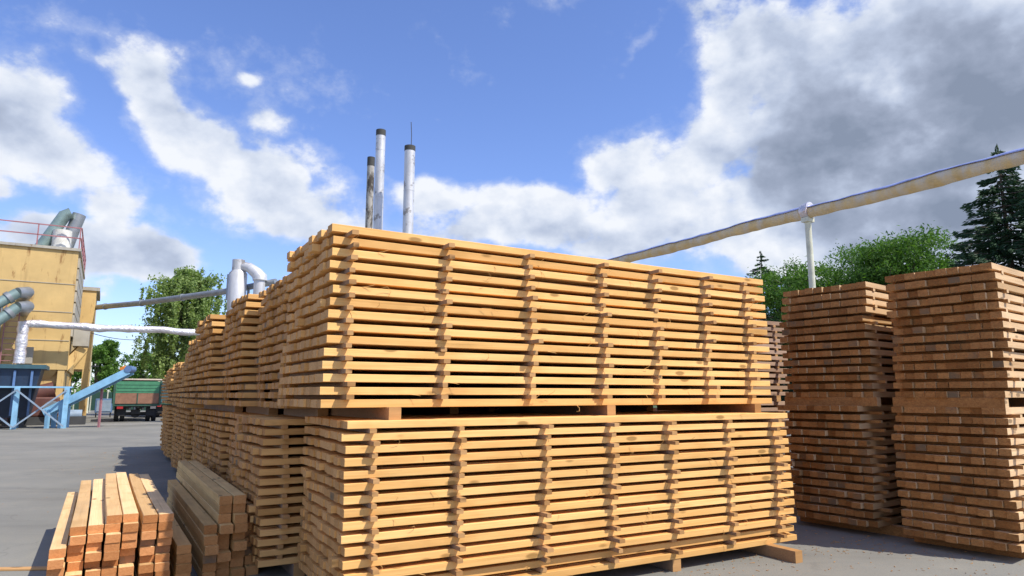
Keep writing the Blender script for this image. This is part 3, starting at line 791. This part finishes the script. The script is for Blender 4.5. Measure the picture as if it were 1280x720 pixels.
def spruce(px, y, topy, wpx, label, n=44, name='spruce_tree', seed=0, group=None):
    rg = np.random.default_rng(seed)
    tp = P(px, topy, y=y); H = tp.z; W = wpx/F*y/2
    root = empty(name, (tp.x, y, 0), 0, label, 'tree', group)
    C = []; N = []; br = MB()
    lv = int(H/.34)
    for i in range(lv):
        t = i/lv; z = H*.08+(H*.92)*t
        rad = W*(1-t)**.85*rg.uniform(.75, 1.12)+.06
        nb = int(rg.integers(7, 11)) if t < .9 else 5
        for k in range(nb):
            a = rg.uniform(0, 2*math.pi); L = rad*rg.uniform(.65, 1.15)
            m = max(8, int(L*n))
            s = rg.uniform(.05, 1, m)**.75
            sx = s*L; droop = -.28*L*s**1.3+.16*L*s**4
            side = rg.normal(size=m)*.13*L*(1.05-s)+rg.normal(size=m)*.04
            zz = z+droop-np.abs(side)*.3-rg.uniform(0, .22, m)*min(1, L)
            C.append(np.stack([sx*math.cos(a)-side*math.sin(a), sx*math.sin(a)+side*math.cos(a), zz], 1))
            N.append(np.tile([math.cos(a), math.sin(a), -.25], (m, 1)))
            if L > .7: br.tube([(0, 0, z), (.5*L*math.cos(a), .5*L*math.sin(a), z-.12*L), (L*.9*math.cos(a), L*.9*math.sin(a), z-.14*L)], [.04, .025, .008], 5, cap=False)
    # top leader
    C.append(np.stack([rg.normal(size=60)*.04, rg.normal(size=60)*.04, H-rg.uniform(0, .9, 60)], 1)); N.append(np.tile([0, 0, 1.0], (60, 1)))
    leaf_mesh('crown', 'needle', np.concatenate(C), .13, root, .45, np.concatenate(N))
    tk = MB().tube([(0, 0, -.05), (0, 0, H*.5), (0, 0, H-.1)], [.02*H, .012*H, .015], 10).build('trunk', M['bark'], root)
    br.build('branches', M['bark'], root)
    return root

def birch(px, y, topy, wpx, label, n=170, group=None, leaf=.12):
    tp = P(px, topy, y=y); H = tp.z; W = wpx/F*y/2
    root = empty('birch_tree', (tp.x, y, 0), 0, label, 'tree', group)
    C = []; br = MB()
    for i in range(n):
        t = rng.uniform(.22, .98)**.9; z = H*t; a = rng.uniform(0, 2*math.pi)
        L = W*rng.uniform(.35, 1.1)*(1-abs(t-.5)*1.25)**.7 if t < .9 else W*.28*rng.uniform(.3, 1)
        x1, y1 = L*math.cos(a), L*math.sin(a); z1 = min(z+L*.35, H-.2)
        if i % 3 == 0: br.tube([(0, 0, z-.5*L*.6), (x1*.5, y1*.5, z1*.5+z*.5), (x1, y1, z1)], [.05, .03, .01], 5, cap=False)
        k = int(40*rng.uniform(.6, 1.3))
        s = rng.uniform(.3, 1.05, k)
        C.append(np.stack([x1*s+rng.normal(size=k)*.18, y1*s+rng.normal(size=k)*.18, z+(z1-z)*s+rng.normal(size=k)*.16], 1))
        # hanging strands
        for j in range(3):
            hl = rng.uniform(.4, 2.0)*(.5 if t > .85 else 1); m = int(hl*34)
            s0 = rng.uniform(.5, 1.05)
            C.append(np.stack([x1*s0+rng.normal(size=m)*.07+.03, y1*s0+rng.normal(size=m)*.07, z+(z1-z)*s0-rng.uniform(0, hl, m)], 1))
    leaf_mesh('crown', 'leaf_birch', np.concatenate(C), leaf, root, .8)
    MB().tube([(0, 0, -.05), (.1, 0, H*.4), (0, .1, H*.75), (0, 0, H-.2)], [.2, .15, .08, .02], 10).build('trunk', M['birchbark'], root)
    br.build('branches', M['bark'], root)
    return root

birch(236, 56, 337, 118, 'tall birch with drooping twigs behind the foil pipe', 330, leaf=.13)
broadleaf(124, 84, 426, 56, 'dense dark green tree behind the utility pole', 'leaf', .12, 190, 90, .2)
broadleaf(92, 88, 440, 44, 'green tree showing between the annex columns', 'leaf', .12, 120, 80, .2)
broadleaf(178, 92, 440, 58, 'light airy green tree above the green truck', 'leaf_bright', .15, 120, 55, .17)
broadleaf(206, 80, 462, 34, 'small tree beside the birch and above the dark truck', 'leaf', .1, 80, 60, .18)
broadleaf(1092, 46, 301, 250, 'broad bright green tree right of the cream pole', 'leaf_bright', .2, 620, 110, .13)
broadleaf(1010, 50, 338, 150, 'lower green tree behind the cream pole', 'leaf', .2, 380, 100, .13)
broadleaf(1158, 52, 328, 80, 'small rounded green tree between the broad tree and the spruces', 'leaf_bright', .2, 240, 90, .14)
spruce(951, 56, 315, 190, 'small dark spruce at the right end of the sunlit stacks', 44, seed=3)
spruce(1246, 33, 182, 330, 'large dark spruce at the right edge, its tip crossing the pipe', 60, seed=5)
spruce(1312, 31, 190, 330, 'dark spruce at the right frame edge, partly cut off', 60, seed=6)
spruce(980, 60, 358, 170, 'low dark spruce tucked beside the small spruce', 40, seed=9)
# distant wood, one mass
C = []
for i in range(520):
    a = rng.uniform(R(-52), R(48)); rr = rng.uniform(125, 150)
    h = 4.2+1.6*math.sin(a*23)+1.0*math.sin(a*61+2)
    c = np.array([rr*math.sin(a), rr*math.cos(a), rng.uniform(.2, max(1.5, h))])
    C.append(c+rng.normal(size=(60, 3))*np.array([1.3, 1.3, .8]))
C = np.concatenate(C); C[:, 2] = np.abs(C[:, 2])
o = leaf_mesh('distant_wood', 'leaf', C, .42, None, .8)
tag(o, 'far green woodland along the horizon', 'woodland', kind='stuff')
# green fence behind the truck
fe = empty('fence', gp(120, 66), A0-R(31), 'dark green sheet fence behind the trucks', 'fence')
for k in range(12):
    MB().box(-2+k*1.6, -2+k*1.6+1.5, -.02, .02, .15, 1.9).build('panel', M['greend'], fe)
for k in range(13): MB().box(-2.1+k*1.6, -2.0+k*1.6, -.05, .05, 0, 2.1).build('post', M['cream'], fe)

# ------------------------------------------------------------------ sun, world
su = U*.42-V*.64+Vector((0, 0, 1.0)); su.normalize()
L = bpy.data.lights.new('sun', 'SUN'); L.energy = 5.0; L.angle = R(.53); L.color = (1.0, .94, .84)
lo = bpy.data.objects.new('sun', L); COL.objects.link(lo); lo.rotation_euler = su.to_track_quat('Z', 'Y').to_euler(); lo.location = (0, 0, 30)
elev = math.asin(su.z); azi = math.atan2(su.x, su.y)

w = bpy.data.worlds.new('World'); S.world = w; w.use_nodes = True
nt = NT(w.node_tree); bg = w.node_tree.nodes['Background']
STR = .10
sky = nt.n('ShaderNodeTexSky', sky_type='NISHITA'); sky.sun_disc = False; sky.sun_elevation = elev; sky.sun_rotation = azi
sky.air_density = 1.0; sky.dust_density = .4; sky.ozone_density = 1.6
skyc = nt.mix(1.0, sky.outputs[0], (1.36, 1.47, 2.0), 'MULTIPLY')
tc = nt.n('ShaderNodeTexCoord').outputs['Generated']
sp = nt.n('ShaderNodeSeparateXYZ', inp={0: tc})
az = nt.m('ARCTAN2', sp.outputs[0], sp.outputs[1]); el = nt.m('ARCSINE', sp.outputs[2])
ae = nt.n('ShaderNodeCombineXYZ', inp={0: az, 1: el}).outputs[0]
# warp the blob space a little so edges are not elliptical
wn = nt.n('ShaderNodeTexNoise', inp={'Scale': 9.0, 'Detail': 3.0, 'Roughness': .5, 'Vector': ae}).outputs[1]
aw = nt.vm('ADD', ae, nt.vm('MULTIPLY', nt.vm('SUBTRACT', wn, (.5, .5, .5)), (.07, .07, 0)))
def azel(px, py):
    r = ray(px, py).normalized(); return math.atan2(r.x, r.y), math.asin(r.z)
def blobsum(bl, vec):
    acc = None
    for (px, py, rx, ry, rot, amp) in bl:
        a0, e0 = azel(px, py)
        a1, e1 = azel(px+20, py); a2, e2 = azel(px, py-20)
        sx = math.hypot(a1-a0, e1-e0)/20; sy = math.hypot(a2-a0, e2-e0)/20
        tilt = math.atan2(e1-e0, a1-a0)
        mp = nt.n('ShaderNodeMapping', vector_type='TEXTURE')
        nt.t.links.new(vec, mp.inputs[0])
        mp.inputs['Location'].default_value = (a0, e0, 0); mp.inputs['Rotation'].default_value = (0, 0, R(rot)+tilt)
        mp.inputs['Scale'].default_value = (rx*sx, ry*sy, 1)
        g = nt.n('ShaderNodeTexGradient', gradient_type='QUADRATIC_SPHERE'); nt.t.links.new(mp.outputs[0], g.inputs[0])
        g1 = nt.m('SQRT', g.outputs[1])
        acc = nt.m('MULTIPLY', g1, amp) if acc is None else nt.m('MULTIPLY_ADD', g1, amp, acc)
    return acc
clouds = [  # px,py,rx,ry,rot(ccw),amp
    (20, 120, 115, 80, -15, 1.1), (75, 195, 110, 58, -12, 1.0), (140, 248, 55, 32, 0, .75), (-60, 170, 130, 110, 0, 1.0),
    (188, 82, 72, 60, -35, 1.05), (215, 150, 100, 62, -35, .95), (285, 190, 120, 62, -28, .95), (335, 250, 110, 55, -15, .9), (338, 150, 42, 30, -30, .6),
    (400, 205, 55, 38, -20, .42), (415, 265, 100, 45, 0, .5), (120, 62, 50, 18, -30, .28), (308, 96, 20, 14, 0, .5), (180, 16, 24, 10, 0, .2),
    (60, 296, 100, 42, 0, 1.35), (140, 312, 115, 50, -8, 1.5), (205, 330, 60, 32, 0, .8), (205, 338, 40, 20, 0, .6), (130, 364, 36, 20, 0, .6), (60, 345, 60, 18, 0, .4), (175, 372, 40, 14, 0, .4),
    (540, 245, 50, 38, 0, .85), (625, 245, 85, 44, 5, 1.05), (690, 255, 50, 38, 0, .95), (610, 290, 130, 28, 0, .9), (480, 300, 110, 34, 0, .45),
    (765, 190, 75, 40, 10, .8), (800, 230, 90, 55, 0, .8), (790, 290, 150, 50, 0, .8), (730, 310, 90, 30, 0, .5), (880, 165, 75, 70, 30, .95),
    (925, 60, 95, 90, 0, .85), (1060, 100, 220, 160, 0, 1.2), (1180, 200, 300, 200, 0, 1.4), (1000, 250, 230, 110, 0, 1.1), (1250, 60, 220, 160, 0, 1.2), (870, 5, 60, 40, 0, .6),
    (805, 55, 60, 14, 50, .3), (1100, 340, 300, 60, 0, .9), (0, 240, 26, 16, 0, .5), (170, 430, 300, 35, 0, .35), (720, 120, 40, 14, 30, .12)]
dens = blobsum(clouds, aw)
dkl = [(60, 170, 110, 45, -10, .35), (20, 130, 100, 40, -10, .15), (300, 235, 90, 30, -25, .25), (620, 285, 140, 22, 0, .5), (420, 270, 80, 30, 0, .2),
       (1120, 170, 300, 150, 10, 1.15), (1000, 200, 160, 60, 20, .6), (1250, 130, 130, 170, 0, .8), (1140, 285, 280, 60, 0, .7), (930, 60, 100, 60, 0, .25), (840, 300, 140, 30, 0, .3), (1060, 40, 200, 60, 0, .5)]
dk = blobsum(dkl, aw)
# noises in direction space (stretched so clouds flatten towards the horizon)
nv = nt.vm('MULTIPLY', tc, (1, 1, 1.35))
sd_ = (su.x*.03+.0, su.y*.03, su.z*.03)
n1 = nt.noise(nv, 8, 9, .58)
n2 = nt.noise(nt.vm('ADD', nv, sd_), 8, 6, .52)
n1s = nt.noise(nv, 8, 6, .52)
nf = nt.noise(nv, 26, 8, .6)
front = nt.mr(sp.outputs[1], -.1, .25)
gen = nt.m('MULTIPLY', nt.mr(nt.noise(nv, 2.2, 3, .5), .5, .62), nt.m('SUBTRACT', 1.0, front))   # ordinary broken cloud behind
hi = nt.mr(el, .75, .95)
gen2 = nt.m('MULTIPLY', nt.mr(nt.noise(nv, 2.2, 3, .5), .5, .62), hi)
dens = nt.m('ADD', nt.m('ADD', nt.m('MINIMUM', dens, 1.5), gen), gen2)
D = nt.m('ADD', dens, nt.m('ADD', nt.m('MULTIPLY', nt.m('SUBTRACT', n1, .5), 1.7), nt.m('MULTIPLY', nt.m('SUBTRACT', nf, .5), .75)))
alpha = nt.mr(D, .22, .68, 0, 1, True)
wisp = nt.mr(D, .08, .5, 0, .3, True)
alpha = nt.m('MAXIMUM', alpha, wisp)
relief = nt.m('MULTIPLY', nt.m('SUBTRACT', n1s, n2), 1.8)
thick = nt.mr(D, .5, 1.5)
lum = nt.m('SUBTRACT', nt.m('ADD', .92, relief), nt.m('MULTIPLY', thick, .24))
lum = nt.m('SUBTRACT', lum, nt.m('MULTIPLY', nt.m('MINIMUM', nt.m('MULTIPLY', dk, nt.mr(n1s, .3, .7, 1.25, .6)), 1.15), .57))
lum = nt.m('ADD', lum, nt.m('MULTIPLY', nt.m('SUBTRACT', nf, .5), .12))
lum = nt.m('MAXIMUM', nt.m('MINIMUM', lum, 1.0), .0)
rp = nt.n('ShaderNodeValToRGB'); nt.t.links.new(lum, rp.inputs[0])
k = 1/STR
els = rp.color_ramp.elements
els[0].position = 0.0; els[0].color = (.235, .285, .39, 1)
els[1].position = 1.0; els[1].color = (.84, .87, .93, 1)
for p_, c_ in ((.3, (.33, .385, .51)), (.55, (.47, .54, .69)), (.78, (.66, .72, .84))):
    e = rp.color_ramp.elements.new(p_); e.color = (*c_, 1)
cc = nt.vm('MULTIPLY', rp.outputs[0], (k, k, k))
fin = nt.mix(alpha, skyc, cc)
nt.t.links.new(fin, bg.inputs[0]); bg.inputs[1].default_value = STR

# ------------------------------------------------------------------ camera
cam = bpy.data.cameras.new('camera'); co = bpy.data.objects.new('camera', cam); COL.objects.link(co)
cam.sensor_width = 36; cam.lens = 36*F/1280; cam.clip_end = 2000; cam.clip_start = .05
co.location = (0, 0, CH); co.rotation_euler = (math.pi/2+TH, 0, 0)
S.camera = co
S.render.engine = 'CYCLES'
S.render.resolution_x = 1024; S.render.resolution_y = 576
vs_ = S.view_settings; vs_.view_transform = 'Standard'; vs_.look = 'None'; vs_.exposure = 0.12; vs_.gamma = 1; vs_.use_curve_mapping = False
